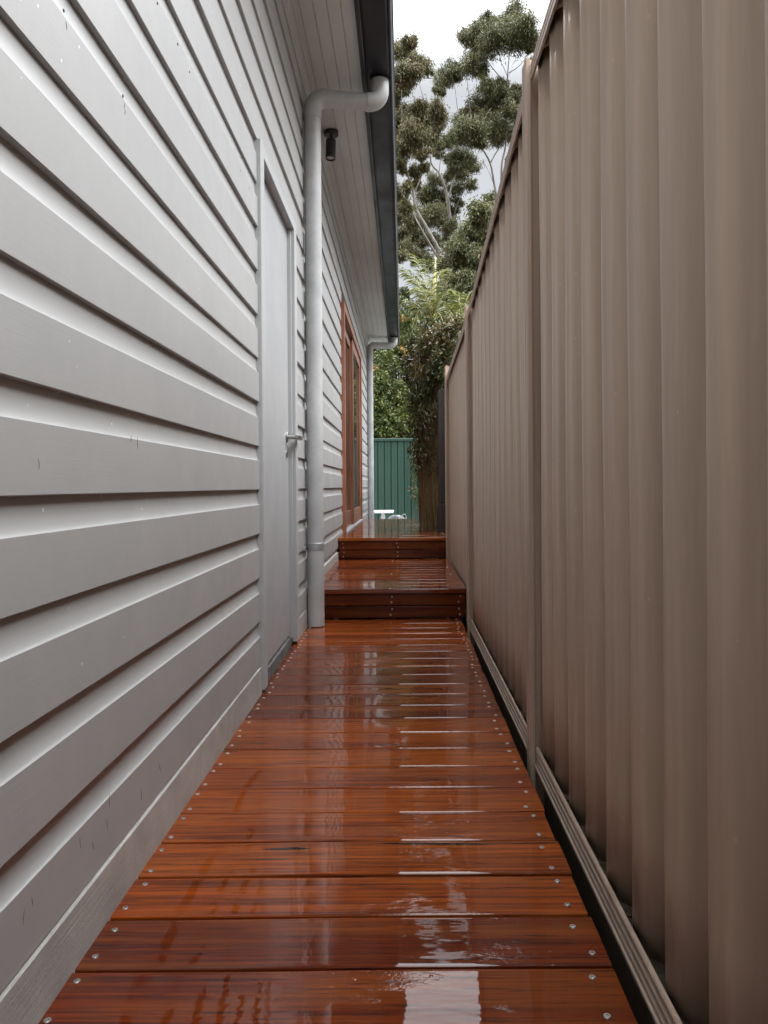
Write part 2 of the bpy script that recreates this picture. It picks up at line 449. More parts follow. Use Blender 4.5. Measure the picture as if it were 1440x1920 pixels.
# door openings (outer edges of the frames): y0, y1, z_top
D1 = (2.70, 3.60, 2.010)
D2 = (6.42, 9.10, 2.345)
def segs(zlo, zhi):
    s = [(Y_A, Y_B)]
    for (a, b, t) in (D1, D2):
        if zlo < t - 0.02:
            n = []
            for (p, q) in s:
                if b - .03 <= p or a + .03 >= q: n.append((p, q)); continue
                if a + .03 > p: n.append((p, a + 0.03))
                if b - .03 < q: n.append((b - 0.03, q))
            s = n
    return s
cl = MB()
k = -4
while True:
    zb = Z0 + PITCH * k
    if zb > SOF - 0.01: break
    zt = zb + PITCH
    # lower edge, flat face, concave cove running up behind the next board
    pr = [(XW - 0.030, zb), (XW - 0.0015, zb), (XW, zb + 0.0015), (XW, zb + 0.104)]
    for i in range(1, 9):
        a = i / 8 * math.pi / 2
        pr.append((XW - 0.0105 * math.sin(a) ** 0.9, zb + 0.104 + 0.030 * (1 - math.cos(a)) + 0.006 * i / 8))
    pr.append((XW - 0.0105, zt + 0.010)); pr.append((XW - 0.030, zt + 0.010))
    for (p, q) in segs(zb, zt):
        n = max(1, int((q - p) / 0.35))
        ph = random.uniform(0, 6)
        cl.extr(pr, p, q, 'y', nseg=n, fn=lambda t, ph=ph: (t[0] + 0.0012 * math.sin(t[1] * 1.7 + ph) , t[1], t[2] + 0.0012 * math.sin(t[1] * 0.9 + ph * 2)))
    k += 1
keep(cl.build('weatherboard_wall', M['weatherboard'], smooth=True, sharp=28), house)

def on_wall(px, py):
    X = XW + 0.0006
    dx, dy = px - VX, py - VY
    a_ = dx - ROLL * dy; b_ = -dy - ROLL * dx
    Y = X * F / a_
    return Vector((X, Y, CAMH + b_ / F * Y))
for (px, py) in ((119, 20), (232, 150), (230, 180), (295, 6), (329, 35), (333, 83), (355, 135), (452, 296), (450, 320), (465, 324), (467, 353)):
    q = on_wall(px, py); r_ = random.uniform(0.0022, 0.0034)
    nl = MB(); nl.lathe([(0, 0), (r_, 0), (r_ * 0.8, 0.0012), (0, 0.0012)], q, 9, (1, 0, 0))
    keep(nl.build('nail_head', M['nail']), house)
for (px, py, ln) in ((72, 870, 22), (258, 830, 24), (246, 822, 14), (265, 1490, 24), (205, 1500, 26), (175, 1585, 20), (150, 1390 + 190, 24), (200, 1545, 22), (300, 1440, 20), (45, 1720, 30), (60, 1690, 20), (234, 210, 12), (233, 198, 14), (124, 48, 16)):
    q = on_wall(px, py); k_ = ln / F * q.y; c_ = random.uniform(-0.5, 0.5); sl2 = random.uniform(-0.35, 0.35)
    pt = []
    for i in range(7):
        f = i / 6 - 0.5
        pt.append(q + Vector((0.0002, k_ * (sl2 * f + c_ * (f * f - 0.25)), -k_ * f)))
    sc_ = MB(); sc_.tube(pt, [0.0001 + 0.00035 * math.sin(math.pi * i / 6) for i in range(7)], 4)
    keep(sc_.build('scuff', M['scuff']), house)

core = MB(); core.box(-4.6, -0.60, Y_A, Y_B - 0.01, GZ, SOF + 0.1)
keep(core.build('wall', M['trim']), house)
# end wall cladding seen only from the patio
# base board that runs along the deck, stepping with it
bb = MB()
bb.bbox(XW - 0.04, XW + 0.004, Y_A, 2.70, -0.03, Z0 - 4 * PITCH - 0.003, 0.002)
bb.bbox(XW - 0.04, XW + 0.004, 3.60, 4.18, -0.03, Z0 - 4 * PITCH - 0.003, 0.002)
bb.bbox(XW - 0.04, XW + 0.004, 4.20, 5.92, 0.10, 0.228, 0.002)
keep(bb.build('base_board', M['base']), house)

# soffit of grooved lining boards, cornice, fascia, gutter, roof
sf = MB()
pr = [(XW - 0.08, SOF + 0.03), (XW - 0.08, SOF)]
gx = [-0.522, -0.458, -0.394, -0.330, -0.266]
for g in gx: pr += [(g - 0.0035, SOF), (g, SOF + 0.005), (g + 0.0035, SOF)]
pr += [(-0.203, SOF), (-0.203, SOF + 0.03)]
sf.extr(pr, Y_A, Y_B + 0.35, 'y')
keep(sf.build('soffit', M['soffit']), house)
co = MB()
cz = SOF - 0.002
pr = [(XW - 0.02, cz), (XW - 0.02, cz - 0.060), (XW + 0.006, cz - 0.060), (XW + 0.008, cz - 0.045)]
for i in range(7):
    a = i / 6 * math.pi / 2
    pr.append((XW + 0.010 + 0.028 * (1 - math.cos(a)), cz - 0.042 + 0.030 * math.sin(a)))
pr += [(XW + 0.040, cz - 0.008), (XW + 0.046, cz)]
co.extr(pr, Y_A, Y_B, 'y')
keep(co.build('cornice', M['trim'], smooth=True, sharp=35), house)
fa = MB(); fa.bbox(-0.2025, -0.180, Y_A, Y_B + 0.36, SOF - 0.028, SOF + 0.17, 0.003)
keep(fa.build('fascia', M['gutter']), house)
gu = MB()
gb = SOF + 0.018
pr = [(-0.179, gb + 0.11), (-0.179, gb), (-0.070, gb - 0.004)]
for i in range(1, 8):
    a = i / 7 * math.pi / 2
    pr.append((-0.070 + 0.034 * math.sin(a), gb - 0.004 + 0.034 * (1 - math.cos(a))))
pr += [(-0.036, gb + 0.075), (-0.028, gb + 0.085), (-0.028, gb + 0.098), (-0.040, gb + 0.104), (-0.044, gb + 0.098), (-0.040, gb + 0.09), (-0.040, gb + 0.034)]
pr += [(-0.072, gb + 0.0), (-0.175, gb + 0.004), (-0.175, gb + 0.11)]
gu.extr(pr, Y_A, Y_B + 0.36, 'y')
gu.tube([(-0.046, Y_A, gb - 0.001), (-0.046, Y_B + 0.36, gb - 0.001)], 0.0065, 8)
gu.box(-0.178, -0.037, Y_B + 0.355, Y_B + 0.36, gb, gb + 0.09)
keep(gu.build('gutter', M['gutter'], smooth=True, sharp=30), house)
rf = MB(); rf.extr([(-0.12, gb + 0.085), (-0.12, gb + 0.10), (-4.8, gb + 1.7), (-4.8, gb + 1.6)], Y_A, Y_B + 0.4, 'y')
keep(rf.build('roof', M['roof']), house)
ec = MB(); ec.box(-4.6, -0.61, Y_B - 0.01, Y_B + 0.02, GZ, SOF)
ec.box(-0.61, XW - 0.004, Y_B, Y_B + 0.02, GZ, SOF)
keep(ec.build('end_wall', M['trim']), house)
bs = MB(); bs.bbox(-0.60, -0.205, Y_B + 0.33, Y_B + 0.352, SOF - 0.05, SOF - 0.003, 0.002)
keep(bs.build('barge_board', M['trim']), house)

# painted flush door near the camera
def part(mb, name, mat, parent, **kw):
    o = mb.build(name, mat, None, **kw)
    if parent is None: return o
    o.parent = parent
    o.matrix_parent_inverse = parent.matrix_world_inv if False else Matrix.Translation(-Vector(PW.get(parent.name, (0,0,0))))
    return o
PW = {}
def sub(o, par, base):
    """o is in world space; par is a part in world space under a thing standing at base"""
    o.parent = par
    return o
y0, y1, zt = D1
lf = MB(); lf.bbox(-0.575, -0.538, y0 + 0.07, y1 - 0.07, 0.048, zt - 0.048, 0.003)
leaf = keep(lf.build('door', M['door_paint']), house)
leaf['label'] = 'flush pale grey painted door with a steel lever'
fr = MB()
xo = -0.503
fr.bbox(-0.600, xo, y0, y0 + 0.062, 0.012, zt, 0.003)
fr.bbox(-0.600, xo, y1 - 0.062, y1, 0.012, zt, 0.003)
fr.bbox(-0.600, xo - 0.002, y0 + 0.0615, y1 - 0.0615, zt - 0.046, zt - 0.001, 0.003)
# stops set back inside
fr.bbox(-0.600, -0.520, y0 + 0.062, y0 + 0.074, 0.03, zt - 0.046, 0.002)
fr.bbox(-0.600, -0.520, y1 - 0.074, y1 - 0.062, 0.03, zt - 0.046, 0.002)
sub(fr.build('door_frame', M['trim']), leaf, house)
sl_ = MB(); sl_.box(-0.64, -0.530, y0 + 0.063, y1 - 0.063, -0.06, 0.038)
sub(sl_.build('door_sill', M['concrete']), leaf, house)
hd = MB()
hy, hz = y1 - 0.135, 0.978
hd.lathe([(0.0, 0.0), (0.026, 0.0), (0.026, 0.006), (0.024, 0.008), (0.010, 0.009), (0.010, 0.045)], (-0.538, hy, hz), 20, (1, 0, 0))
hd.bbox(-0.496, -0.478, hy - 0.012, hy + 0.115, hz - 0.010, hz + 0.010, 0.003)
hd.lathe([(0.0, 0.0), (0.018, 0.0), (0.018, 0.006), (0.0, 0.008)], (-0.538, hy, hz - 0.075), 16, (1, 0, 0))
sub(hd.build('handle', M['steel'], smooth=True, sharp=35), leaf, house)

# cedar sliding door near the far end
y0, y1, zt = D2
zf = 0.338
cf = MB()
xo = -0.490
zb_ = zf - 0.02
cf.extr([(y0, zb_), (y0 + 0.075, zb_), (y0 + 0.075, zt - 0.07), (y1 - 0.075, zt - 0.07), (y1 - 0.075, zb_), (y1, zb_), (y1, zt), (y0, zt)], -0.600, xo, 'x')
sd_ = keep(cf.build('sliding_door', M['cedar_v']), house)
sd_['label'] = 'reddish cedar sliding door with a tall glass pane'
for (a, b, x) in ((y0 + 0.075, y0 + 1.38, -0.552), (y0 + 1.30, y1 - 0.075, -0.526)):
    for (p_, q_) in ((a, a + 0.085), (b - 0.085, b)):
        st = MB(); st.bbox(x - 0.02, x + 0.02, p_, q_, zf + 0.02, zt - 0.072, 0.003)
        sub(st.build('door_stile', M['cedar_v']), sd_, house)
    for (p_, q_) in ((zf + 0.02, zf + 0.17), (zt - 0.17, zt - 0.073)):
        rl = MB(); rl.bbox(x - 0.0185, x + 0.0185, a + 0.084, b - 0.084, p_, q_, 0.003)
        sub(rl.build('door_rail', M['cedar_h']), sd_, house)
for (a, b, x) in ((y0 + 0.075, y0 + 1.38, -0.552), (y0 + 1.30, y1 - 0.075, -0.526)):
    gl = MB(); gl.box(x - 0.004, x + 0.004, a + 0.08, b - 0.08, zf + 0.16, zt - 0.16)
    sub(gl.build('pane', M['glass']), sd_, house)
tr_ = MB(); tr_.bbox(-0.600, -0.484, y0 + 0.076, y1 - 0.076, zf - 0.01, zf + 0.016, 0.003)
sub(tr_.build('door_sill', M['strap']), sd_, house)

# downpipes
def arc(c, u, v, r, a0, a1, n=8):
    c, u, v = Vector(c), Vector(u), Vector(v)
    return [c + u * (r * math.cos(a0 + (a1 - a0) * i / n)) + v * (r * math.sin(a0 + (a1 - a0) * i / n)) for i in range(n + 1)]
def downpipe(y, zb, label, zc):
    xp, r = -0.469, 0.045
    d = MB(); d.tube([(xp, y, zb), (xp, y, zc - 0.085)], r, 28)
    p = keep(d.build('downpipe', M['pipe'], smooth=True, sharp=40), house); p['label'] = label
    xe = -0.108
    u = Vector((xe - xp, 0.06, 0)).normalized()
    e = MB()
    c = Vector((xp, y, zc - 0.07)) + u * 0.07
    e.tube([Vector((xp, y, zc - 0.115)), Vector((xp, y, zc - 0.10))] + arc(c, -u, Vector((0,0,1)), 0.07, 0, math.pi/2, 10)[0:] , 0.0485, 28)
    sub(e.build('elbow', M['pipe'], smooth=True, sharp=40), p, house)
    t = MB()
    a = Vector((xp, y, zc)) + u * 0.075; b = Vector((xe, y + 0.06, zc)) - u * 0.062
    t.tube([a - u * 0.01, b + u * 0.01], r, 28)
    sub(t.build('crossover_pipe', M['pipe'], smooth=True, sharp=40), p, house)
    e2 = MB()
    c2 = Vector((xe, y + 0.06, zc + 0.062)) - u * 0.062
    e2.tube([b - u * 0.012] + arc(c2, Vector((0,0,-1)), u, 0.062, 0, math.pi/2, 10) + [Vector((xe, y + 0.06, SOF + 0.010))], [0.0485] * 12 + [0.0485], 28)
    sub(e2.build('elbow', M['pipe'], smooth=True, sharp=40), p, house)
    cl_ = MB()
    cl_.lathe([(0.047, SOF + 0.004 ), (0.056, SOF + 0.006), (0.056, SOF + 0.0165), (0.03, SOF + 0.0165)], (xe, y + 0.06, 0), 20)
    sub(cl_.build('gutter_outlet', M['gutter'], smooth=True, sharp=35), p, house)
    return p, xp, r
p, xp, r = downpipe(4.0, 0.004, 'thick pale grey downpipe beside the painted door', CAMH + 2.085)
bk = MB()
prof = [(r + 0.001, -0.020), (r + 0.003, -0.018), (r + 0.003, 0.018), (r + 0.001, 0.020)]
bk.lathe(prof, (xp, 4.0, 0.428), 28)
bk.bbox(XW - 0.002, XW + 0.003, 4.0 - 0.085, 4.0 - 0.045, 0.408, 0.448, 0.001)
bk.bbox(XW - 0.002, XW + 0.003, 4.0 + 0.045, 4.0 + 0.085, 0.408, 0.448, 0.001)
bk.lathe([(0.006, 0), (0.005, 0.003), (0, 0.0035)], (XW + 0.003, 4.0 - 0.07, 0.428), 8, (1, 0, 0))
sub(bk.build('pipe_strap', M['strap'], smooth=True, sharp=30), p, house)
downpipe(11.0, GZ + 0.02, 'far downpipe at the end of the wall', CAMH + 2.085)

# spotlight hanging under the soffit
sx, sy = -0.425, 4.62
sp = empty('spotlight', (sx, sy, SOF))
tag(sp, 'small black adjustable spotlight hanging under the pale soffit', 'spotlight')
a = MB(); a.lathe([(0.0, 0.0), (0.044, 0.0), (0.044, -0.024), (0.041, -0.028), (0.0, -0.028)], (0, 0, 0), 28)
a.build('mount', M['black'], sp, smooth=True, sharp=35)
a = MB(); a.tube([(0, 0, -0.026), (0, 0, -0.052)], 0.009, 12); a.lathe([(0, -0.05), (0.012, -0.05), (0.014, -0.058), (0.012, -0.066), (0, -0.066)], (0, 0, 0), 14)
a.build('swivel', M['black'], sp, smooth=True, sharp=35)
a = MB(); d = Vector((-0.03, -0.10, -1)).normalized()
a.lathe([(0.0, 0.056), (0.028, 0.056), (0.031, 0.060), (0.031, 0.078), (0.0295, 0.080), (0.031, 0.082), (0.031, 0.178), (0.027, 0.178), (0.027, 0.170), (0.0, 0.170)], (0, 0, 0), 28, d)
body = a.build('lamp_body', M['black'], sp, smooth=True, sharp=35)
a = MB(); a.lathe([(0.0265, 0.171), (0.02, 0.173), (0.0, 0.174)], (0, 0, 0), 20, d)
a.build('lens', M['lens'], body, smooth=True)

# ------------------------------------------------------------------ decks
def board_profile(y0, y1, zt, th=0.024, r=0.003, cup=0.0, tilt=0.0):
    pr = [(y0, zt - th), (y0, zt - r)]
    for i in range(1, 4):
        a = i / 3 * math.pi / 2
        pr.append((y0 + r * (1 - math.cos(a)), zt - r + r * math.sin(a)))
    n = 8
    for t in [0.012, 0.035] + [i / n for i in range(1, n)] + [0.965, 0.988]:
        pr.append((y0 + r + (y1 - y0 - 2*r) * t, zt - cup * (1 - (2*t - 1) ** 2) + tilt * (2*t - 1)))
    for i in range(0, 4):
        a = math.pi / 2 * (1 - i / 3)
        pr.append((y1 - r * (1 - math.cos(a)), zt - r + r * math.sin(a)))
    pr.append((y1, zt - th))
    return pr
def boards(mb, x0, x1, edges, zt, gaps=None, jag=0.004, tones=None):
    for i in range(len(edges) - 1):
        g = gaps[i] if gaps else random.uniform(0.003, 0.0055)
        cup = random.uniform(-0.0007, 0.0009); ph = random.uniform(0, 9); am = random.uniform(0.0002, 0.0006)
        tl = random.uniform(-0.0004, 0.0004)
        xe = x1 + random.uniform(-jag, jag) * 0.6
        base = len(mb.v)
        tn = tones[i] if tones else random.uniform(0.15, 0.9)
        pr = board_profile(edges[i] + g / 2, edges[i+1] - g / 2, zt, cup=cup, tilt=tl)
        bow = random.uniform(-0.0012, 0.0012)
        mb.extr(pr, x0, xe, 'x', nseg=14, fn=lambda p, ph=ph, am=am, bow=bow: (p[0], p[1] + bow * math.sin(p[0] * 3 + ph), p[2] + am * math.sin(p[0] * 6.5 + ph) + am * 0.6 * math.sin(p[0] * 13 + ph * 2)))
        mb.tone += [tn] * (len(mb.v) - base)
def screws(root, pts, normal=(0, 0, 1), base=None):
    for i, p in enumerate(pts):
        global SCREW
        o = bpy.data.objects.new('screw', SCREW); C.objects.link(o)
        o.parent = root
        o.matrix_parent_inverse = Matrix.Translation(-Vector(root.location))
        o.location = p
        o.rotation_euler = Vector(normal).to_track_quat('Z', 'Y').to_euler()
a = MB(); a.lathe([(0.0054, -0.001), (0.0054, 0.0004), (0.0046, 0.0012), (0.0024, 0.0012), (0.0022, -0.0004), (0.0, -0.0004)], (0,0,0), 12)
tmp = a.build('screw', M['screw'], smooth=True, sharp=40); SCREW = tmp.data
bpy.data.objects.remove(tmp)

BP = 0.1384
edges = [1.1546 + BP * n for n in range(-14, 23)]
edges[-1] = 4.195
low = empty('deck', (-0.1, 2.0, 0.0))
tag(low, 'lower wet red hardwood deck nearest the viewer, with silver screws along both edges', 'deck')
dk = MB()
gaps = [random.uniform(0.003, 0.006) for _ in edges]
n0 = 14
gaps[n0 + 1] = 0.011; gaps[n0 + 2] = 0.007
# nearest boards are the darkest; a run of orange ones in the middle
tones = [0.3] * 13 + [0.30, 0.26, 0.72, 0.84, 0.70, 0.78, 0.62, 0.86, 0.52, 0.66, 0.22, 0.12, 0.30, 0.18, 0.14, 0.35, 0.28, 0.5, 0.75, 0.6, 0.8, 0.7, 0.55, 0.6]
boards(dk, XW - 0.004, 0.318, edges, 0.0, gaps, tones=(tones + [0.5] * 40)[:len(edges)])
keep(dk.build('decking', M['deck'], smooth=True, sharp=40), low)
bm_ = MB()
for x in (-0.47, -0.10, 0.26): bm_.box(x - 0.022, x + 0.022, -0.8, 4.19, -0.14, -0.0245)
keep(bm_.build('joist', M['plinth']), low)
pts = []
for i in range(len(edges) - 1):
    if edges[i] < 0.78: continue
    for f in (0.2, 0.8):
        y = edges[i] + (edges[i+1] - edges[i]) * (f + random.uniform(-.05, .05))
        pts.append((-0.497 + random.uniform(-.008, .008), y, 0.0004))
        pts.append((0.290 + random.uniform(-.010, .010), y, 0.0004))
screws(low, pts[:96])

mid = empty('deck_step', (-0.07, 5.0, 0.169))
tag(mid, 'middle wet red hardwood landing, first step up from the lower deck', 'deck step')
dm = MB()
T1, T2 = 0.169, 0.338
edges = [4.185 + 0.1396 * n for n in range(0, 13)]; edges[-1] = 5.925
boards(dm, XW - 0.004, 0.352, edges, T1)
keep(dm.build('decking', M['deck'], smooth=True, sharp=40), mid)
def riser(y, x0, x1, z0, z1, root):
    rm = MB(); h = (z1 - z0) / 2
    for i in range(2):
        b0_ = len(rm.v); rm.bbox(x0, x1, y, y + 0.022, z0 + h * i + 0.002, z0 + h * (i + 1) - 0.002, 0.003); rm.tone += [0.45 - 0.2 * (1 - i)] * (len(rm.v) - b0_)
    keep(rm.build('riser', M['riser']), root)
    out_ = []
    for x in (x0 + 0.035, x0 + (x1 - x0) * 0.52, x1 - 0.035):
        for i in range(2):
            for f in (0.28, 0.74): out_.append((x + random.uniform(-.006, .006), y - 0.0003, z0 + h * (i + f)))
    return out_
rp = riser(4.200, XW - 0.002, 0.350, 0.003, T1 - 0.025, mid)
sm2 = MB()
for x in (-0.47, -0.08, 0.31): sm2.box(x - 0.022, x + 0.022, 4.225, 5.92, -0.1, T1 - 0.0245)
keep(sm2.build('joist', M['plinth']), mid)
screws(mid, rp, (0, -1, 0))
pts = []
for i in range(len(edges) - 1):
    for f in (0.22, 0.78):
        y = edges[i] + (edges[i+1] - edges[i]) * f
        for x in (-0.075, 0.315):
            if random.random() < 0.16: pts.append((x + random.uniform(-.008, .008), y, T1 + 0.0004))
screws(mid, pts)

up = empty('deck', (-0.1, 7.5, T2))
tag(up, 'upper wet hardwood deck at the top of the two steps, outside the cedar sliding door', 'deck')
du = MB()
edges = [5.915 + 0.1396 * n for n in range(0, 7)]
boards(du, XW - 0.004, 0.386, edges, T2)
edges2 = [edges[-1] + 0.1396 * n for n in range(0, 20)]
boards(du, XW - 0.004, 0.172, edges2, T2)
keep(du.build('decking', M['deck'], smooth=True, sharp=40), up)
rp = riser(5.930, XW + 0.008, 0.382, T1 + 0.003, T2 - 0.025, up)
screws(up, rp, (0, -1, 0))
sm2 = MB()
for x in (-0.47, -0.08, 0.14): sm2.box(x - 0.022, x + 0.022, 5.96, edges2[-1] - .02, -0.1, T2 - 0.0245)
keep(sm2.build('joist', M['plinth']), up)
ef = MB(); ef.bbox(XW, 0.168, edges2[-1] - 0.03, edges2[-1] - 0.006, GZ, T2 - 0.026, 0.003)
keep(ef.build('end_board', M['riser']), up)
pts = []
for i in range(len(edges) - 1):
    for f in (0.22, 0.78):
        y = edges[i] + (edges[i+1] - edges[i]) * f
        for x in (-0.075, 0.345):
            if random.random() < 0.16: pts.append((x + random.uniform(-.008, .008), y, T2 + 0.0004))
screws(up, pts)

# ------------------------------------------------------------------ taupe sheet steel fence
XF = 0.372
fence = empty('metal_fence', (0.39, 2.05, -0.2))
tag(fence, 'tall taupe ribbed steel fence along the right side of the passage', 'fence')
posts = [-1.85, 0.10, 2.05, 4.00, 5.92]
tops = [(1.888, 1.888), (1.888, 1.888), (1.890, 1.690), (1.682, 1.622)]
RB = 0.038            # top of the bottom rail
def sheet_profile(y0, y1, phase):
    """ribbed sheet seen from above: (x, y) pairs along the fence"""
    per = 0.1535; pr = []
    key = [(0.0, 0.0), (0.003, -0.0025), (0.008, -0.004), (0.014, -0.0045), (0.020, -0.0035), (0.026, -0.001), (0.031, 0.0), (0.050, 0.002), (0.056, 0.005), (0.086, 0.030), (0.092, 0.0335), (0.098, 0.034), (0.132, 0.034), (0.137, 0.031), (0.149, 0.003)]
    n0 = int((y0 - phase) / per) - 2
    for i in range(n0, n0 + int((y1 - y0) / per) + 5):
        for (dy, dx) in key:
            # the rib's crest is at its far end, the sheet then falls back towards the viewer
            pr.append((XF + dx, phase + (i + 1) * per - dy))
    pr.sort(key=lambda t: t[1])
    pr = [q for q in pr if y0 < q[1] < y1]
    pr = [(pr[0][0], y0)] + pr + [(pr[-1][0], y1)]
    return pr
def rail_profile(top):
    """ribbed channel, x from the passage side; z relative to its top"""
    xa, xb = 0.3545, 0.4205
    if top:
        return [(xa, -0.046), (xa, -0.034), (xa + .003, -0.032), (xa + .003, -0.028), (xa, -0.026), (xa, -0.018), (xa + .003, -0.016), (xa + .003, -0.012), (xa, -0.010),
                (xa, -0.003), (xa + .003, 0), (xb - .003, 0), (xb, -0.003), (xb, -0.046), (xb - .004, -0.046), (xb - .004, -0.006), (xa + .006, -0.006), (xa + .006, -0.046)]
    return [(xa + .002, -0.058), (xa - .003, -0.056), (xa - .003, -0.050), (xa, -0.047), (xa, -0.038), (xa + .003, -0.036), (xa + .003, -0.032), (xa, -0.030), (xa, -0.021), (xa + .003, -0.019), (xa + .003, -0.015), (xa, -0.013), (xa, -0.003), (xa + .002, 0),
            (xa + .007, 0), (xa + .0085, -0.003), (xa + .0085, -0.030), (xb - .004, -0.030), (xb - .004, 0), (xb, 0), (xb, -0.058)]
for i in range(4):
    y0, y1 = posts[i], posts[i+1]
    ta, tb = tops[i]
    def top(y): return ta + (tb - ta) * (y - y0) / (y1 - y0)
    pr = sheet_profile(y0 + 0.012, y1 - 0.012, 1.832 if i < 2 else (3.86 if i == 2 else 5.80))
    vs, fs = [], []; nz_ = 10
    for kz in range(nz_ + 1):
        for (x, y) in pr:
            z0, z1 = RB - 0.0295, top(y) - 0.012
            t = kz / nz_
            vs.append((x + 0.0016 * math.sin(y * 5 + t * 7) * math.sin(t * math.pi), y, z0 + (z1 - z0) * t))
    n = len(pr)
    for kz in range(nz_):
        for j in range(n - 1): fs.append((kz*n+j, kz*n+j+1, (kz+1)*n+j+1, (kz+1)*n+j))
    sh = keep(link_mesh('fence_sheet', vs, fs, M['fence'], None, True, 60), fence)
    so_ = sh.modifiers.new('thickness', 'SOLIDIFY'); so_.thickness = 0.0012; so_.offset = 1 if False else -1
    rt = MB(); rt.extr([(x, z) for (x, z) in rail_profile(True)], y0 + 0.028, y1 - 0.028, 'y', fn=lambda p: (p[0], p[1], p[2] + top(p[1])))
    keep(rt.build('top_rail', M['fence_rail']), fence)
    rb = MB(); rb.extr([(x, z + RB) for (x, z) in rail_profile(False)], y0 + 0.028, y1 - 0.028, 'y')
    keep(rb.build('bottom_rail', M['fence_rail']), fence)
    li = MB()
    nn_ = int((y1 - y0) / 0.03)
    for q in range(nn_):
        ya = y0 + 0.03 + (y1 - y0 - 0.06) * q / nn_; yb = y0 + 0.03 + (y1 - y0 - 0.06) * (q + 1) / nn_
        li.box(0.3631, 0.4160, ya, yb, RB - 0.0299, RB - 0.0275 + 0.012 * max(0, math.sin(q * 0.7) * random.uniform(0, 1)))
    keep(li.build('dirt', M['soil']), fence)
    pl = MB(); pl.bbox(0.378, 0.400, y0 + 0.02, y1 - 0.02, -0.30, RB - 0.056, 0.003)
    keep(pl.build('plinth', M['plinth']), fence)
for i, y in enumerate(posts):
    zt = max(tops[min(i, 3)][0], tops[max(i - 1, 0)][1]) + 0.012
    pm_ = MB()
    # two channels back to back: a groove down the middle of the face, lips round the sheet ends
    xa, xb = 0.340, 0.432
    pr = [(xa, y - 0.027), (xa, y - 0.004), (xa + .006, y - 0.002), (xa + .006, y + 0.002), (xa, y + 0.004), (xa, y + 0.027), (xa + .003, y + 0.030), (xa + 0.013, y + 0.030), (xa + 0.013, y + 0.014),
          (xb - 0.012, y + 0.014), (xb - 0.012, y + 0.030), (xb, y + 0.030), (xb, y - 0.030), (xb - 0.012, y - 0.030), (xb - 0.012, y - 0.014), (xa + 0.020, y - 0.014), (xa + 0.020, y - 0.020), (xa + .013, y - 0.022), (xa + 0.013, y - 0.030), (xa + .003, y - 0.030)]
    pm_.extr(pr, -0.46, zt, 'z')
    keep(pm_.build('post', M['fence_rail']), fence)

# ------------------------------------------------------------------ green fence behind the patio
YG = 15.2
gf = empty('metal_fence', (0, YG, GZ))
tag(gf, 'dark green ribbed steel fence closing the far end behind the white table', 'fence')
zt = P(740, 822, YG).z
xa, xb = -3.0, 3.0
per = 0.1345; key = [(0.0, 0.0), (0.012, 0.020), (0.055, 0.020), (0.060, 0.016), (0.066, 0.016), (0.071, 0.020), (0.118, 0.020)]
pr = []
x = xa
ph = P(702, 0, YG).x
n_ = int((xa - ph) / per)
for i in range(n_, n_ + int((xb - xa) / per)):
    for (dx, dy) in key: pr.append((ph + i * per + dx, YG - dy))
a = MB(); a.extr(pr, GZ + 0.03, zt - 0.02, 'z', closed=False, caps=False)
o = keep(a.build('fence_sheet', M['green']), gf)
s_ = o.modifiers.new('thickness', 'SOLIDIFY'); s_.thickness = 0.001
a = MB(); a.bbox(xa, xb, YG - 0.045, YG + 0.03, zt - 0.055, zt, 0.006)
keep(a.build('top_rail', M['green']), gf)
a = MB(); a.bbox(xa, xb, YG - 0.045, YG + 0.03, GZ + 0.02, GZ + 0.08, 0.004)
keep(a.build('bottom_rail', M['green']), gf)

# ------------------------------------------------------------------ white table and grey plastic chair on the patio
tz = P(720, 959, 13.0).z
xr = P(737.5, 960, 13.0).x
tb = empty('table', (xr - 0.6, 13.2, GZ + 0.02))
tag(tb, 'white outdoor table showing just its top and legs past the deck end', 'table')
a = MB(); a.bbox(xr - 1.2, xr, 13.0, 13.75, tz - 0.032, tz, 0.006); keep(a.build('tabletop', M['white']), tb)
for (x, y) in ((xr - 0.19, 13.12), (xr - 1.02, 13.12), (xr - 0.19, 13.62), (xr - 1.02, 13.62)):
    a = MB(); a.lathe([(0.0, GZ + .02), (0.022, GZ + .02), (0.036, tz - 0.16), (0.034, tz - 0.10), (0.022, tz - 0.06), (0.022, tz - 0.031)], (x, y, 0), 16)
    keep(a.build('leg', M['white'], smooth=True, sharp=40), tb)
cx0 = P(744, 960, 12.2).x
chz = P(744, 965, 12.2).z
chr_ = empty('chair', (cx0, 12.3, GZ + 0.02))
tag(chr_, 'smoky grey plastic garden chair with a rounded back beside the table', 'chair')
vs, fs = [], []
nu, nv = 18, 8
for j in range(nv + 1):
    t = j / nv
    for i in range(nu + 1):
        u = -1 + 2 * i / nu
        hgt = (GZ + 0.46) + (chz - (GZ + 0.46)) * t * (1 - 0.10 * t * abs(u) ** 3 * 2.4)
        vs.append((cx0 - 0.01 + 0.165 * u * (1 - 0.10 * t), 12.12 + 0.16 * u * u - 0.05 * t, hgt))
for j in range(nv):
    for i in range(nu): fs.append((j*(nu+1)+i, j*(nu+1)+i+1, (j+1)*(nu+1)+i+1, (j+1)*(nu+1)+i))
o = keep(link_mesh('backrest', vs, fs, M['plastic'], None, True), chr_)
s_ = o.modifiers.new('thickness', 'SOLIDIFY'); s_.thickness = 0.012
a = MB(); a.bbox(cx0 - 0.21, cx0 + 0.21, 12.12, 12.55, GZ + 0.44, GZ + 0.47, 0.01); keep(a.build('seat', M['plastic']), chr_)
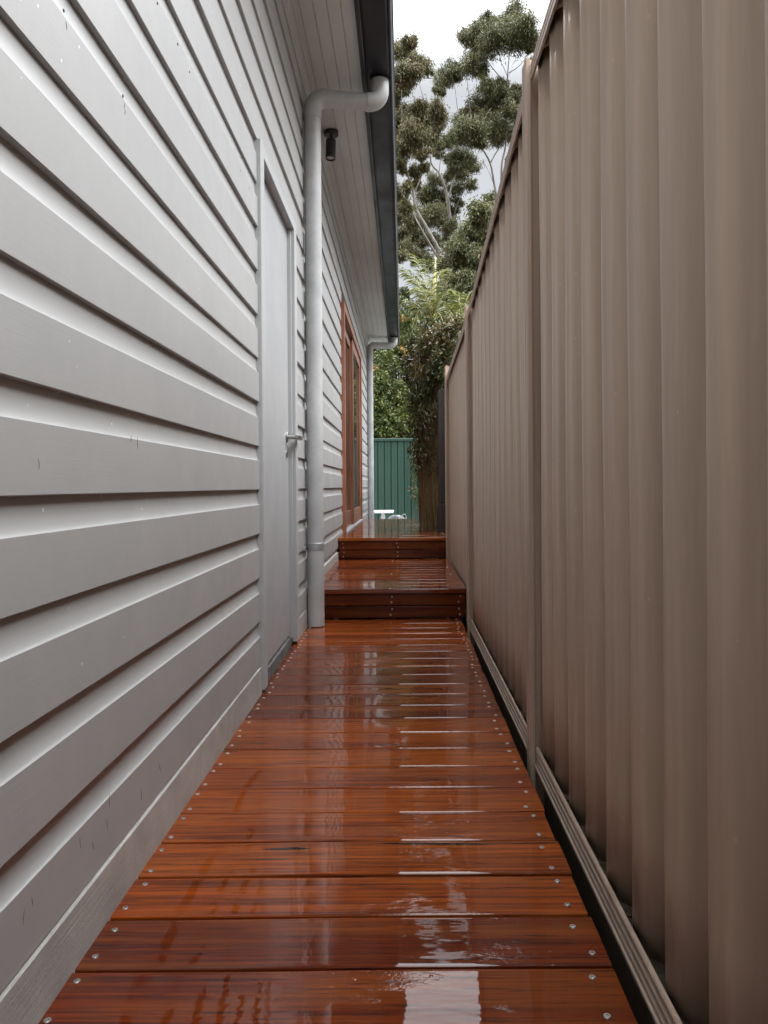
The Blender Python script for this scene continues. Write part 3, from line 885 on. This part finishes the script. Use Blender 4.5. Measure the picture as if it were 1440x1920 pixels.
for (x, y) in ((-.18, 12.15), (.18, 12.15), (-.18, 12.5), (.18, 12.5)):
    a = MB(); a.tube([(cx0 + x, y, GZ + 0.02), (cx0 + x * 0.95, y, GZ + 0.445)], [0.014, 0.02], 10); keep(a.build('leg', M['plastic'], smooth=True, sharp=40), chr_)
a = MB()
c = P(757.5, 968.5, 12.15)
a.tube(arc(c, (1,0,0), (0,0,1), 0.034, 0, 2*math.pi, 20) , 0.006, 8, caps=False)
a.tube([c + Vector((0.034, 0, 0)), c + Vector((0.036, 0.02, -0.14)), c + Vector((0.03, 0.05, -0.26))], 0.006, 8)
keep(a.build('armrest', M['plastic'], smooth=True), chr_)

# ------------------------------------------------------------------ old dark timber fence past the steel one
of = empty('timber_fence', (0.40, 6.5, GZ))
tag(of, 'old dark timber post and palings between the taupe fence and the vine', 'fence')
ptop = P(828, 732, 6.75).z
x0, x1 = P(822, 850, 6.75).x, P(838.5, 850, 6.75).x
zs = P(828, 943, 6.75).z
a = MB(); a.bbox(x0, x1 + 0.02, 6.72, 6.83, zs, ptop, 0.006)
keep(a.build('post', M['old_timber']), of)
a = MB(); a.bbox(x0 - 0.006, x1 + 0.03, 6.70, 6.84, GZ, zs - 0.004, 0.006)
keep(a.build('post_foot', M['old_timber']), of)
a = MB()
y = 6.02
while y < 11.5:
    wv = random.uniform(0.088, 0.1)
    a.bbox(x1 + 0.018 + random.uniform(0, .004), x1 + 0.034, y, y + wv - 0.003, GZ, 1.58 + random.uniform(-0.04, 0.03), 0.003)
    y += wv
keep(a.build('palings', M['old_timber']), of)

# ------------------------------------------------------------------ foliage
def leaves(name, mat, parent, cen, dirs, length, width, droop=0.0):
    """a mesh of leaf blades, each a small folded diamond"""
    n = len(cen)
    d = dirs / np.linalg.norm(dirs, axis=1, keepdims=True)
    r = rng.normal(size=(n, 3)); s = np.cross(d, r); s /= np.linalg.norm(s, axis=1, keepdims=True)
    nn = np.cross(d, s)
    L = (length * rng.uniform(0.65, 1.25, n))[:, None]; W = (width * rng.uniform(0.7, 1.2, n))[:, None]
    V = np.empty((n, 4, 3))
    V[:, 0] = cen - d * L * 0.5
    V[:, 1] = cen + s * W * 0.5 + nn * W * 0.15 - d * L * 0.05
    V[:, 2] = cen + d * L * 0.5 - np.array([0, 0, 1.0]) * L * droop
    V[:, 3] = cen - s * W * 0.5 + nn * W * 0.15 - d * L * 0.05
    me = bpy.data.meshes.new(name)
    me.vertices.add(n * 4); me.vertices.foreach_set('co', V.reshape(-1))
    me.loops.add(n * 4); me.loops.foreach_set('vertex_index', np.arange(n * 4, dtype=np.int32))
    me.polygons.add(n); me.polygons.foreach_set('loop_start', np.arange(0, n * 4, 4, dtype=np.int32))
    me.polygons.foreach_set('loop_total', np.full(n, 4, dtype=np.int32))
    me.materials.append(mat); me.update(calc_edges=True); me.validate()
    o = bpy.data.objects.new(name, me); C.objects.link(o)
    return keep(o, parent) if parent else o

def clump_points(cen, rad, n_sub, n_leaf, tight=0.22, flat=0.8):
    """leaves in tufts scattered over an irregular mass; returns centres and outward directions"""
    cen = np.array(cen, float)
    sub = rng.normal(size=(n_sub, 3)); sub /= np.linalg.norm(sub, axis=1, keepdims=True)
    sub *= (rng.uniform(0.15, 1.0, n_sub) ** 0.5)[:, None]
    sub[:, 2] *= flat
    pts = np.repeat(sub, n_leaf, axis=0) + rng.normal(size=(n_sub * n_leaf, 3)) * tight * rng.uniform(0.5, 1.2, (n_sub * n_leaf, 1))
    return cen + pts * rad, pts

def crop(cx, cy, Y):
    return P(680 + cx / 3.43, cy / 3.43, Y)
def limb(mb, pts, Y, r0, r1, dY=0.0):
    n = len(pts)
    q = [crop(x, y, Y + dY * i / max(1, n - 1)) for i, (x, y) in enumerate(pts)]
    # smooth and roughen the path
    out_ = []
    for i in range(n - 1):
        for t in (0, 0.34, 0.67):
            p0, p1, p2, p3 = q[max(i-1, 0)], q[i], q[i+1], q[min(i+2, n-1)]
            out_.append(0.5 * ((2*p1) + (p2 - p0) * t + (2*p0 - 5*p1 + 4*p2 - p3) * t*t + (3*p1 - p0 - 3*p2 + p3) * t**3))
    out_.append(q[-1])
    m_ = len(out_)
    mb.tube(out_, [0.38 * (r0 + (r1 - r0) * i / (m_ - 1)) for i in range(m_)], 7)

def gum(name, label, base, Y, limbs, clumps, leafm, dens=1.0, L=0.135, W=0.029):
    root = empty(name, base)
    tag(root, label, 'tree', 'tall gum trees beyond the fences')
    t = MB()
    for (pts, r0, r1, dy) in limbs: limb(t, pts, Y, r0, r1, dy)
    cs, ds = [], []
    for (x, y, r) in clumps:
        Yc = Y + random.uniform(-1.4, 1.4)
        c = crop(x, y, Yc); rr = r / 3.43 / F * Yc * 1.15
        ns = max(12, int(125 * (r / 90.0) ** 1.6 * dens))
        pp, qq = [], []
        nl_ = 6
        for _l in range(nl_):
            o_ = rng.normal(size=3); o_ /= np.linalg.norm(o_); o_ *= rng.uniform(0.2, 0.8) * rr; o_[2] = o_[2] * 0.8
            p1, d1 = clump_points(np.array(c) + o_, rr * rng.uniform(0.48, 0.80), max(5, ns // nl_), 36, 0.30, rng.uniform(0.55, 0.9))
            pp.append(p1); qq.append(d1 * 0.8 + o_ / rr)
        p, d = np.concatenate(pp), np.concatenate(qq)
        dd = d * 0.5 + rng.normal(size=d.shape) * 0.7; dd[:, 2] -= 0.75
        cs.append(p); ds.append(dd)
        # twigs reaching into the clump
        for _ in range(3):
            e = Vector(c) + Vector(rng.normal(size=3)) * rr * 0.55
            s0 = Vector(c) + Vector((random.uniform(-.3, .3) * rr, 0, -rr * 0.9))
            t.tube([s0, (s0 + e) / 2 + Vector((0, 0, rr * .1)), e], [0.018, 0.012, 0.006], 4)
    keep(t.build('trunk', M['gum_bark'], smooth=True), root)
    leaves('crown', leafm, root, np.concatenate(cs), np.concatenate(ds), L, W, 0.15)
    return root

# right-hand gum, the tallest
YA = 30.0
gum('gum_tree', 'tallest gum tree, its dark rounded top reaching highest right of the gutter', (crop(840, 1430, YA).x, YA, GZ), YA,
    [([(800, 3300), (810, 2400), (838, 1600), (845, 1430), (860, 1270)], 0.34, 0.16, 0),
     ([(860, 1270), (840, 1150), (820, 1050), (770, 960), (705, 890), (690, 800)], 0.13, 0.04, -0.5),
     ([(820, 1050), (850, 995), (885, 930), (880, 820)], 0.08, 0.03, 0.4),
     ([(866, 1270), (890, 1180), (895, 1050), (920, 930), (930, 700), (930, 520), (945, 330), (960, 160)], 0.14, 0.03, 0.6),
     ([(932, 530), (880, 490), (830, 430), (770, 340), (740, 240)], 0.06, 0.02, 0),
     ([(940, 470), (1000, 430), (1050, 370), (1070, 320)], 0.045, 0.015, 0),
     ([(935, 500), (900, 420), (870, 360)], 0.04, 0.015, 0.3),
     ([(880, 1210), (960, 1090), (1010, 1000), (1030, 850)], 0.08, 0.03, 0.4),
     ([(700, 900), (620, 740), (595, 580), (570, 480)], 0.045, 0.02, 0),
     ([(705, 860), (690, 690), (672, 520), (660, 440)], 0.04, 0.015, 0.3),
     ([(850, 1200), (800, 1080), (760, 1030)], 0.03, 0.012, -0.3)],
    [(960, 105, 90), (1040, 165, 85), (880, 175, 85), (740, 200, 80), (1010, 265, 95), (870, 290, 100), (700, 310, 75), (725, 425, 80), (1095, 300, 45), (1105, 400, 40), (950, 190, 80),
     (570, 455, 78), (510, 525, 55), (620, 470, 50), (500, 590, 35),
     (850, 630, 95), (775, 710, 95), (650, 775, 75), (700, 835, 100), (840, 800, 100), (610, 870, 65), (1015, 640, 65), (1025, 740, 70), (990, 860, 55), (950, 1030, 40), (905, 880, 60), (760, 900, 50), (960, 700, 55), (820, 1290, 42), (905, 1230, 34), (800, 120, 45), (820, 250, 70), (660, 250, 55), (1080, 230, 55), (800, 540, 50), (900, 560, 55), (700, 740, 60), (560, 900, 45), (980, 580, 40)],
    M['gum_leaf'], 1.0)
# a few browner tufts belong to the same tree's lower shoulder: a smaller gum in front of it
YB = 27.0
gum('gum_tree', 'olive gum tree rising directly beside the dark gutter, cut off by it on its left', (crop(470, 1690, YB).x, YB, GZ), YB,
    [([(560, 3300), (540, 2300), (505, 1700), (440, 1520), (345, 1350), (322, 1220), (282, 1100), (270, 1000)], 0.30, 0.05, 0),
     ([(340, 1340), (335, 1240), (378, 1130), (390, 1000), (370, 860)], 0.10, 0.04, 0.5),
     ([(500, 1680), (390, 1500), (255, 1245), (205, 1150)], 0.14, 0.05, -0.4),
     ([(270, 1000), (255, 800), (250, 560), (255, 380)], 0.06, 0.02, 0.3),
     ([(390, 1000), (430, 880), (470, 760)], 0.05, 0.02, 0),
     ([(400, 660), (370, 560), (360, 480)], 0.035, 0.015, 0.2)],
    [(265, 335, 75), (350, 405, 75), (255, 470, 80), (415, 455, 45), (290, 560, 55), (215, 610, 60), (480, 715, 72), (405, 755, 80), (300, 770, 85), (335, 855, 90), (240, 850, 75), (470, 790, 50), (250, 950, 80), (330, 940, 50), (400, 900, 60), (235, 1060, 55), (330, 1110, 50), (400, 1080, 35), (180, 500, 80), (170, 800, 90), (240, 1400, 45), (300, 280, 50), (330, 480, 55), (240, 700, 55), (440, 850, 50), (360, 700, 60), (230, 1250, 55), (260, 1330, 55), (300, 1420, 55), (225, 1520, 50), (230, 1640, 55), (280, 1200, 45), (350, 1190, 40), (380, 990, 45)],
    M['gum_leaf_olive'], 1.0)
YC = 33.0
gum('gum_tree', 'middle forked gum tree with pale limbs between the two other gums', (crop(560, 1690, YC).x, YC, GZ), YC,
    [([(640, 3200), (630, 2200), (595, 1570), (560, 1400), (545, 1280), (520, 1180), (490, 1110), (440, 1050), (430, 940)], 0.32, 0.06, 0),
     ([(548, 1290), (575, 1190), (600, 1120), (650, 1060), (690, 990)], 0.12, 0.04, 0.4),
     ([(585, 1400), (610, 1310), (650, 1230), (690, 1110)], 0.06, 0.02, -0.4),
     ([(490, 1110), (500, 1000), (480, 850)], 0.05, 0.02, 0)],
    [(650, 1010, 80), (720, 1060, 62), (650, 1130, 60), (560, 1130, 50), (690, 1200, 42), (600, 1220, 50), (520, 930, 58), (480, 980, 45), (450, 920, 45),
     (430, 1255, 80), (450, 1365, 90), (520, 1430, 82), (490, 1260, 70), (345, 1500, 70), (295, 1520, 65), (290, 1600, 55), (400, 1560, 55), (560, 1340, 50), (380, 1400, 60), (600, 1080, 50), (560, 1010, 45), (460, 1160, 50), (620, 1290, 45), (540, 1540, 45), (260, 1620, 50), (380, 1640, 45), (470, 1560, 60), (330, 1640, 50), (430, 1700, 55), (560, 1460, 55)],
    M['gum_leaf'], 1.0)
YD = 24.0
gum('gum_tree', 'low bushy gum with reddish tips rising just above the sloping fence top', (crop(690, 1690, YD).x, YD, GZ), YD,
    [([(660, 2900), (665, 2200), (690, 1800), (720, 1560), (760, 1400)], 0.16, 0.03, 0),
     ([(680, 1900), (640, 1760), (600, 1650)], 0.07, 0.03, 0.3),
     ([(720, 1560), (680, 1480), (660, 1400)], 0.05, 0.02, 0)],
    [(760, 1395, 80), (700, 1470, 90), (785, 1480, 70), (650, 1545, 80), (620, 1640, 95), (720, 1590, 90), (770, 1680, 75), (560, 1720, 75), (640, 1780, 105), (560, 1840, 85), (710, 1810, 85), (740, 1900, 90), (640, 1900, 100), (560, 1950, 90), (800, 1800, 60)],
    M['gum_leaf'], 1.15, 0.14, 0.04)

# hedge shrubs above the green fence
def shrub(name, label, base, blobs, mat, n=1.0, L=0.085, W=0.04, group=None, stems=None, extra=None):
    root = empty(name, base)
    tag(root, label, 'shrub', group)
    cs, ds = [], []
    t = MB()
    for (px, py, r, Y) in blobs:
        c = P(px, py, Y); rr = r / F * Y
        ns = max(10, int(60 * (r / 30.0) ** 1.7 * n))
        p, d = clump_points(c, rr, ns, 22, 0.16, 0.95)
        dd = d + rng.normal(size=d.shape) * 0.8; dd[:, 2] -= 0.15
        cs.append(p); ds.append(dd)
        b = Vector(base) + Vector((random.uniform(-.15, .15), random.uniform(-.15, .15), 0))
        t.tube([b, (b + c) / 2 + Vector((random.uniform(-.1, .1), 0, 0.2)), c], [0.035, 0.025, 0.008], 6)
    keep(t.build('stem', M['dark_bark'], smooth=True), root)
    leaves('foliage', mat, root, np.concatenate(cs), np.concatenate(ds), L, W, 0.1)
    if extra:
        m2, bl = extra; cs, ds = [], []
        for (px, py, r, Y) in bl:
            c = P(px, py, Y); p, d = clump_points(c, r / F * Y, 4, 9, 0.4)
            cs.append(p); ds.append(d + rng.normal(size=d.shape))
        leaves('coloured_leaves', m2, root, np.concatenate(cs), np.concatenate(ds), L, W)
    return root
HG = 'shrubs behind the green fence'
shrub('shrub', 'dense green shrub behind the green fence, immediately right of the far downpipe', (P(715, 900, 16.6).x, 16.6, GZ),
      [(712, 720, 28, 16.4), (705, 770, 30, 16.2), (735, 790, 34, 16.3), (720, 810, 30, 16.1), (745, 740, 32, 16.6), (700, 700, 24, 16.6), (725, 680, 26, 16.7), (690, 800, 26, 16.2), (680, 740, 30, 16.5)],
      M['shrub_leaf'], 1.0, group=HG)
shrub('shrub', 'taller yellow tinged shrub behind the green fence, under the palm fronds', (P(775, 900, 17.4).x, 17.4, GZ),
      [(765, 640, 26, 17.2), (752, 600, 22, 17.4), (780, 690, 32, 17.0), (770, 740, 32, 16.9), (795, 780, 32, 16.7), (765, 800, 28, 16.6), (800, 720, 34, 17.2), (748, 665, 22, 17.2), (745, 560, 16, 17.6), (815, 810, 30, 16.8), (820, 760, 30, 17)],
      M['shrub_leaf'], 1.0, group=HG, extra=(M['autumn_leaf'], [(755, 655, 9, 16.8), (765, 668, 8, 16.8), (782, 662, 9, 16.7), (748, 640, 7, 17.0), (700, 690, 6, 16.4), (738, 790, 6, 16.2), (752, 598, 8, 17.1)]))

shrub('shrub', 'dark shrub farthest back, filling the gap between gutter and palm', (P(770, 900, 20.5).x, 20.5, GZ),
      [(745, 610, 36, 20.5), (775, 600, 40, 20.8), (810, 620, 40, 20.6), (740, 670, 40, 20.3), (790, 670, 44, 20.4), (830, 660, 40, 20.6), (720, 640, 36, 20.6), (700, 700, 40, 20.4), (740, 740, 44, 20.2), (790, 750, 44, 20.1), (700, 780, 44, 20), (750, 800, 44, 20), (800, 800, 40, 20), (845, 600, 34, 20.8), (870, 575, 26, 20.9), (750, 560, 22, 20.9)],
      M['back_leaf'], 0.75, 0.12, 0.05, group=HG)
# vine over the old fence: hanging dry stems with a leafy head
VY0 = 7.6
vine = empty('vine', (0.27, VY0, GZ))
tag(vine, 'leafy vine head above a thick hanging curtain of dry brown stems', 'vine')
vs, fs = [], []
cen = P(809, 850, VY0)
a = MB()
zc0, zc1 = GZ, P(806, 640, VY0).z
nv, nu = 26, 14
cv = []
for j in range(nv + 1):
    t = j / nv; z = zc0 + (zc1 - zc0) * t
    for i in range(nu):
        an = 2 * math.pi * i / nu
        rr = (0.072 + 0.022 * t) * (1 + 0.25 * math.sin(5 * an + j) * random.uniform(0.3, 1))
        cv.append((cen.x + 0.015 * math.sin(t * 6) + rr * math.cos(an), VY0 + 0.1 + rr * 1.6 * math.sin(an), z))
cf_ = [(j*nu+i, j*nu+(i+1)%nu, (j+1)*nu+(i+1)%nu, (j+1)*nu+i) for j in range(nv) for i in range(nu)]
core_ = keep(link_mesh('trunk', cv, cf_, M['dark_bark'], None, True), vine)
st = MB()
for i in range(620):
    an = random.uniform(math.pi, 2 * math.pi) if random.random() < 0.8 else random.uniform(0, math.pi)
    t0 = random.uniform(0.45, 1.0); ln = random.uniform(0.25, 0.75)
    z1 = zc0 + (zc1 - zc0) * t0; z0_ = max(GZ + 0.05, z1 - ln * (zc1 - zc0))
    r0 = 0.080 + 0.026 * t0 + random.uniform(-0.005, 0.04)
    p = []; an0 = an; tw = random.uniform(-1.1, 1.1)
    for q in range(6):
        f = q / 5; an_ = an0 + tw * f; z = z1 + (z0_ - z1) * f
        r_ = r0 + random.uniform(-0.012, 0.026) - 0.02 * f
        p.append((cen.x + 0.015 * math.sin((z - zc0) / (zc1 - zc0) * 6) + r_ * math.cos(an_), VY0 + 0.1 + r_ * 1.6 * math.sin(an_), z))
    st.tube(p, random.uniform(0.0016, 0.0052), 3, caps=False)
for i in range(420):
    s0 = P(random.uniform(772, 838), random.uniform(668, 735), random.uniform(7.2, 7.9))
    zl = P(800, random.uniform(790, 960), VY0).z
    e0 = Vector((cen.x + random.uniform(-0.10, 0.09), VY0 + 0.1 - 0.13 + random.uniform(-0.05, 0.04), zl))
    m0 = s0 * 0.5 + e0 * 0.5 + Vector((random.uniform(-.03, .03), random.uniform(-.03, .03), 0.05))
    p = [s0 * (1 - t) ** 2 + m0 * 2 * t * (1 - t) + e0 * t * t for t in (0, .2, .4, .6, .8, 1)]
    st.tube(p, random.uniform(0.0014, 0.0034), 3, caps=False)
o = keep(st.build('dry_stems', M['dead_stem']), vine); o['kind'] = 'stuff'
vb = [(775, 680, 20, 7.7), (772, 715, 16, 7.8), (782, 645, 22, 7.9), (795, 660, 24, 7.6), (812, 740, 14, 7.3), (815, 640, 34, 7.3), (845, 625, 30, 7.0), (868, 645, 22, 6.6), (840, 670, 32, 7.0), (800, 680, 26, 7.5), (850, 700, 24, 6.7), (825, 705, 28, 7.2), (805, 615, 24, 7.8), (870, 610, 22, 6.9), (785, 705, 20, 7.9), (838, 735, 16, 6.9), (790, 750, 16, 7.7), (880, 660, 20, 6.5)]
cs, ds = [], []
for (px, py, r_, Y) in vb:
    c = P(px, py, Y); p, d = clump_points(c, r_ / F * Y, int(46 * (r_ / 26) ** 1.6), 18, 0.20, 0.9)
    dd = d + rng.normal(size=d.shape) * 0.8; dd[:, 2] -= 0.35
    cs.append(p); ds.append(dd)
leaves('foliage', M['vine_leaf'], vine, np.concatenate(cs), np.concatenate(ds), 0.044, 0.021, 0.15)
cs, ds = [], []
for _ in range(120):   # drooping bare and leafy tails below the head
    c = P(random.uniform(776, 832), 690 + random.random() ** 1.5 * 95, random.uniform(7.2, 7.7))
    p, d = clump_points(c, 0.05, 3, 9, 0.5)
    cs.append(p); d = d * .4; d[:, 2] -= 1; ds.append(d)
leaves('drooping_leaves', M['vine_leaf'], vine, np.concatenate(cs), np.concatenate(ds), 0.045, 0.008, 0.2)
cs, ds = [], []
for _ in range(190):   # green tails among them, fewer further down
    c = P(random.uniform(774, 808), 690 + random.random() ** 1.5 * 190, random.uniform(7.2, 7.6))
    p, d = clump_points(c, 0.05, 3, 7, 0.6)
    cs.append(p); d = d * .7; d[:, 2] -= .7; ds.append(d)
leaves('hanging_leaves', M['vine_leaf'], vine, np.concatenate(cs), np.concatenate(ds), 0.034, 0.014, 0.2)
# a light spray of creeper on the green fence's right end
cs, ds = [], []
for _ in range(50):
    px = random.uniform(772, 792); c = P(px, 838 + random.random() ** 1.4 * 120, 14.95)
    p, d = clump_points(c, 0.05, 3, 8, 0.5); cs.append(p); ds.append(d + rng.normal(size=d.shape))
crp = empty('creeper', (0.36, 14.95, GZ)); tag(crp, 'thin dark creeper climbing the right end of the green fence', 'creeper')
leaves('foliage', M['vine_leaf'], crp, np.concatenate(cs), np.concatenate(ds), 0.05, 0.022)
a = MB()
for x in (776, 783, 789): a.tube([P(x, 990, 15.0), P(x + 3, 900, 15.0), P(x - 2, 845, 15.0)], 0.006, 5)
keep(a.build('stem', M['dark_bark']), crp)

# palms
def frond(mb_r, V, D, Ls, p0, p1, p2, n=46, ll=0.34, droop=0.5):
    """one pinnate leaf along a quadratic curve"""
    pts = []
    for i in range(n + 1):
        t = i / n
        pts.append(p0 * (1 - t) ** 2 + p1 * 2 * t * (1 - t) + p2 * t * t)
    mb_r.tube(pts, [0.016 * (1 - 0.85 * i / n) for i in range(n + 1)], 5)
    for i in range(3, n + 1):
        t = i / n
        d = (pts[i] - pts[i - 1]).normalized()
        side = d.cross(Vector((0, 0, 1)))
        if side.length < 0.2: side = Vector((1, 0, 0))
        side.normalize(); upv = side.cross(d)
        L = ll * (0.45 + 0.9 * math.sin(math.pi * min(1, t * 0.9 + 0.05))) * random.uniform(0.8, 1.1)
        for s in (-1, 1):
            dr = (d * 0.75 + side * s * 0.8 + upv * 0.18 + Vector((random.uniform(-.1, .1), random.uniform(-.1, .1), -droop * random.uniform(0.3, 1.0)))).normalized()
            V.append(pts[i] + dr * L * 0.5); D.append(dr); Ls.append(L)
def palm(label, base_px, Y, crown, fr, trunk_r, spear=None, ll=0.3):
    c = P(*crown, Y)
    root = empty('palm', (c.x, Y, GZ)); tag(root, label, 'palm', 'palms behind the green fence')
    t = MB(); t.tube([(c.x + 0.1, Y, GZ), (c.x + 0.05, Y, c.z * 0.5), (c.x, Y, c.z)], [trunk_r * 1.3, trunk_r, trunk_r * 0.8], 12)
    keep(t.build('trunk', M['dark_bark'], smooth=True), root)
    for (mx_, my_, ex, ey, dy) in fr:
        r_ = MB(); V, D, Ls = [], [], []
        frond(r_, V, D, Ls, c, P(mx_, my_, Y + dy * 0.5), P(ex, ey, Y + dy), ll=ll)
        ro = keep(r_.build('frond', M['spear'], smooth=True), root)
        lo = leaves('leaflets', M['palm_leaf'], None, np.array(V), np.array(D), np.array(Ls), 0.034, 0.30)
        lo.parent = ro
    if spear:
        s = MB(); s.tube([c, (c + P(*spear, Y)) / 2, P(*spear, Y)], [0.05, 0.045, 0.012], 8)
        keep(s.build('spear', M['spear'], smooth=True), root)
palm('larger palm with arching yellow green fronds and a pale upright spear', None, 18.5, (812, 600),
     [(790, 520, 748, 500, -0.6), (795, 500, 775, 478, 0.5), (780, 560, 745, 560, -0.8), (805, 500, 800, 488, -0.5), (835, 520, 860, 560, -0.5), (840, 540, 880, 612, 0.4), (785, 545, 770, 630, -0.7), (800, 570, 792, 650, -0.9), (850, 555, 858, 625, -0.8), (815, 505, 835, 505, 0.8), (775, 590, 742, 620, 0.5), (800, 540, 778, 540, -1.0), (825, 560, 838, 640, -1.0), (795, 520, 760, 515, 0.9)],
     0.09, (817, 482), 0.30)
palm('smaller pale palm with straggling fronds just above the sloping taupe fence', None, 17.0, (868, 628),
     [(870, 570, 850, 545, -0.4), (880, 570, 905, 540, 0.4), (890, 580, 912, 570, -0.4), (885, 590, 915, 600, 0.5), (870, 560, 882, 548, 0.2), (850, 590, 832, 570, -0.4), (895, 575, 925, 585, 0.3), (858, 575, 862, 552, 0.5)],
     0.06, None, 0.26)
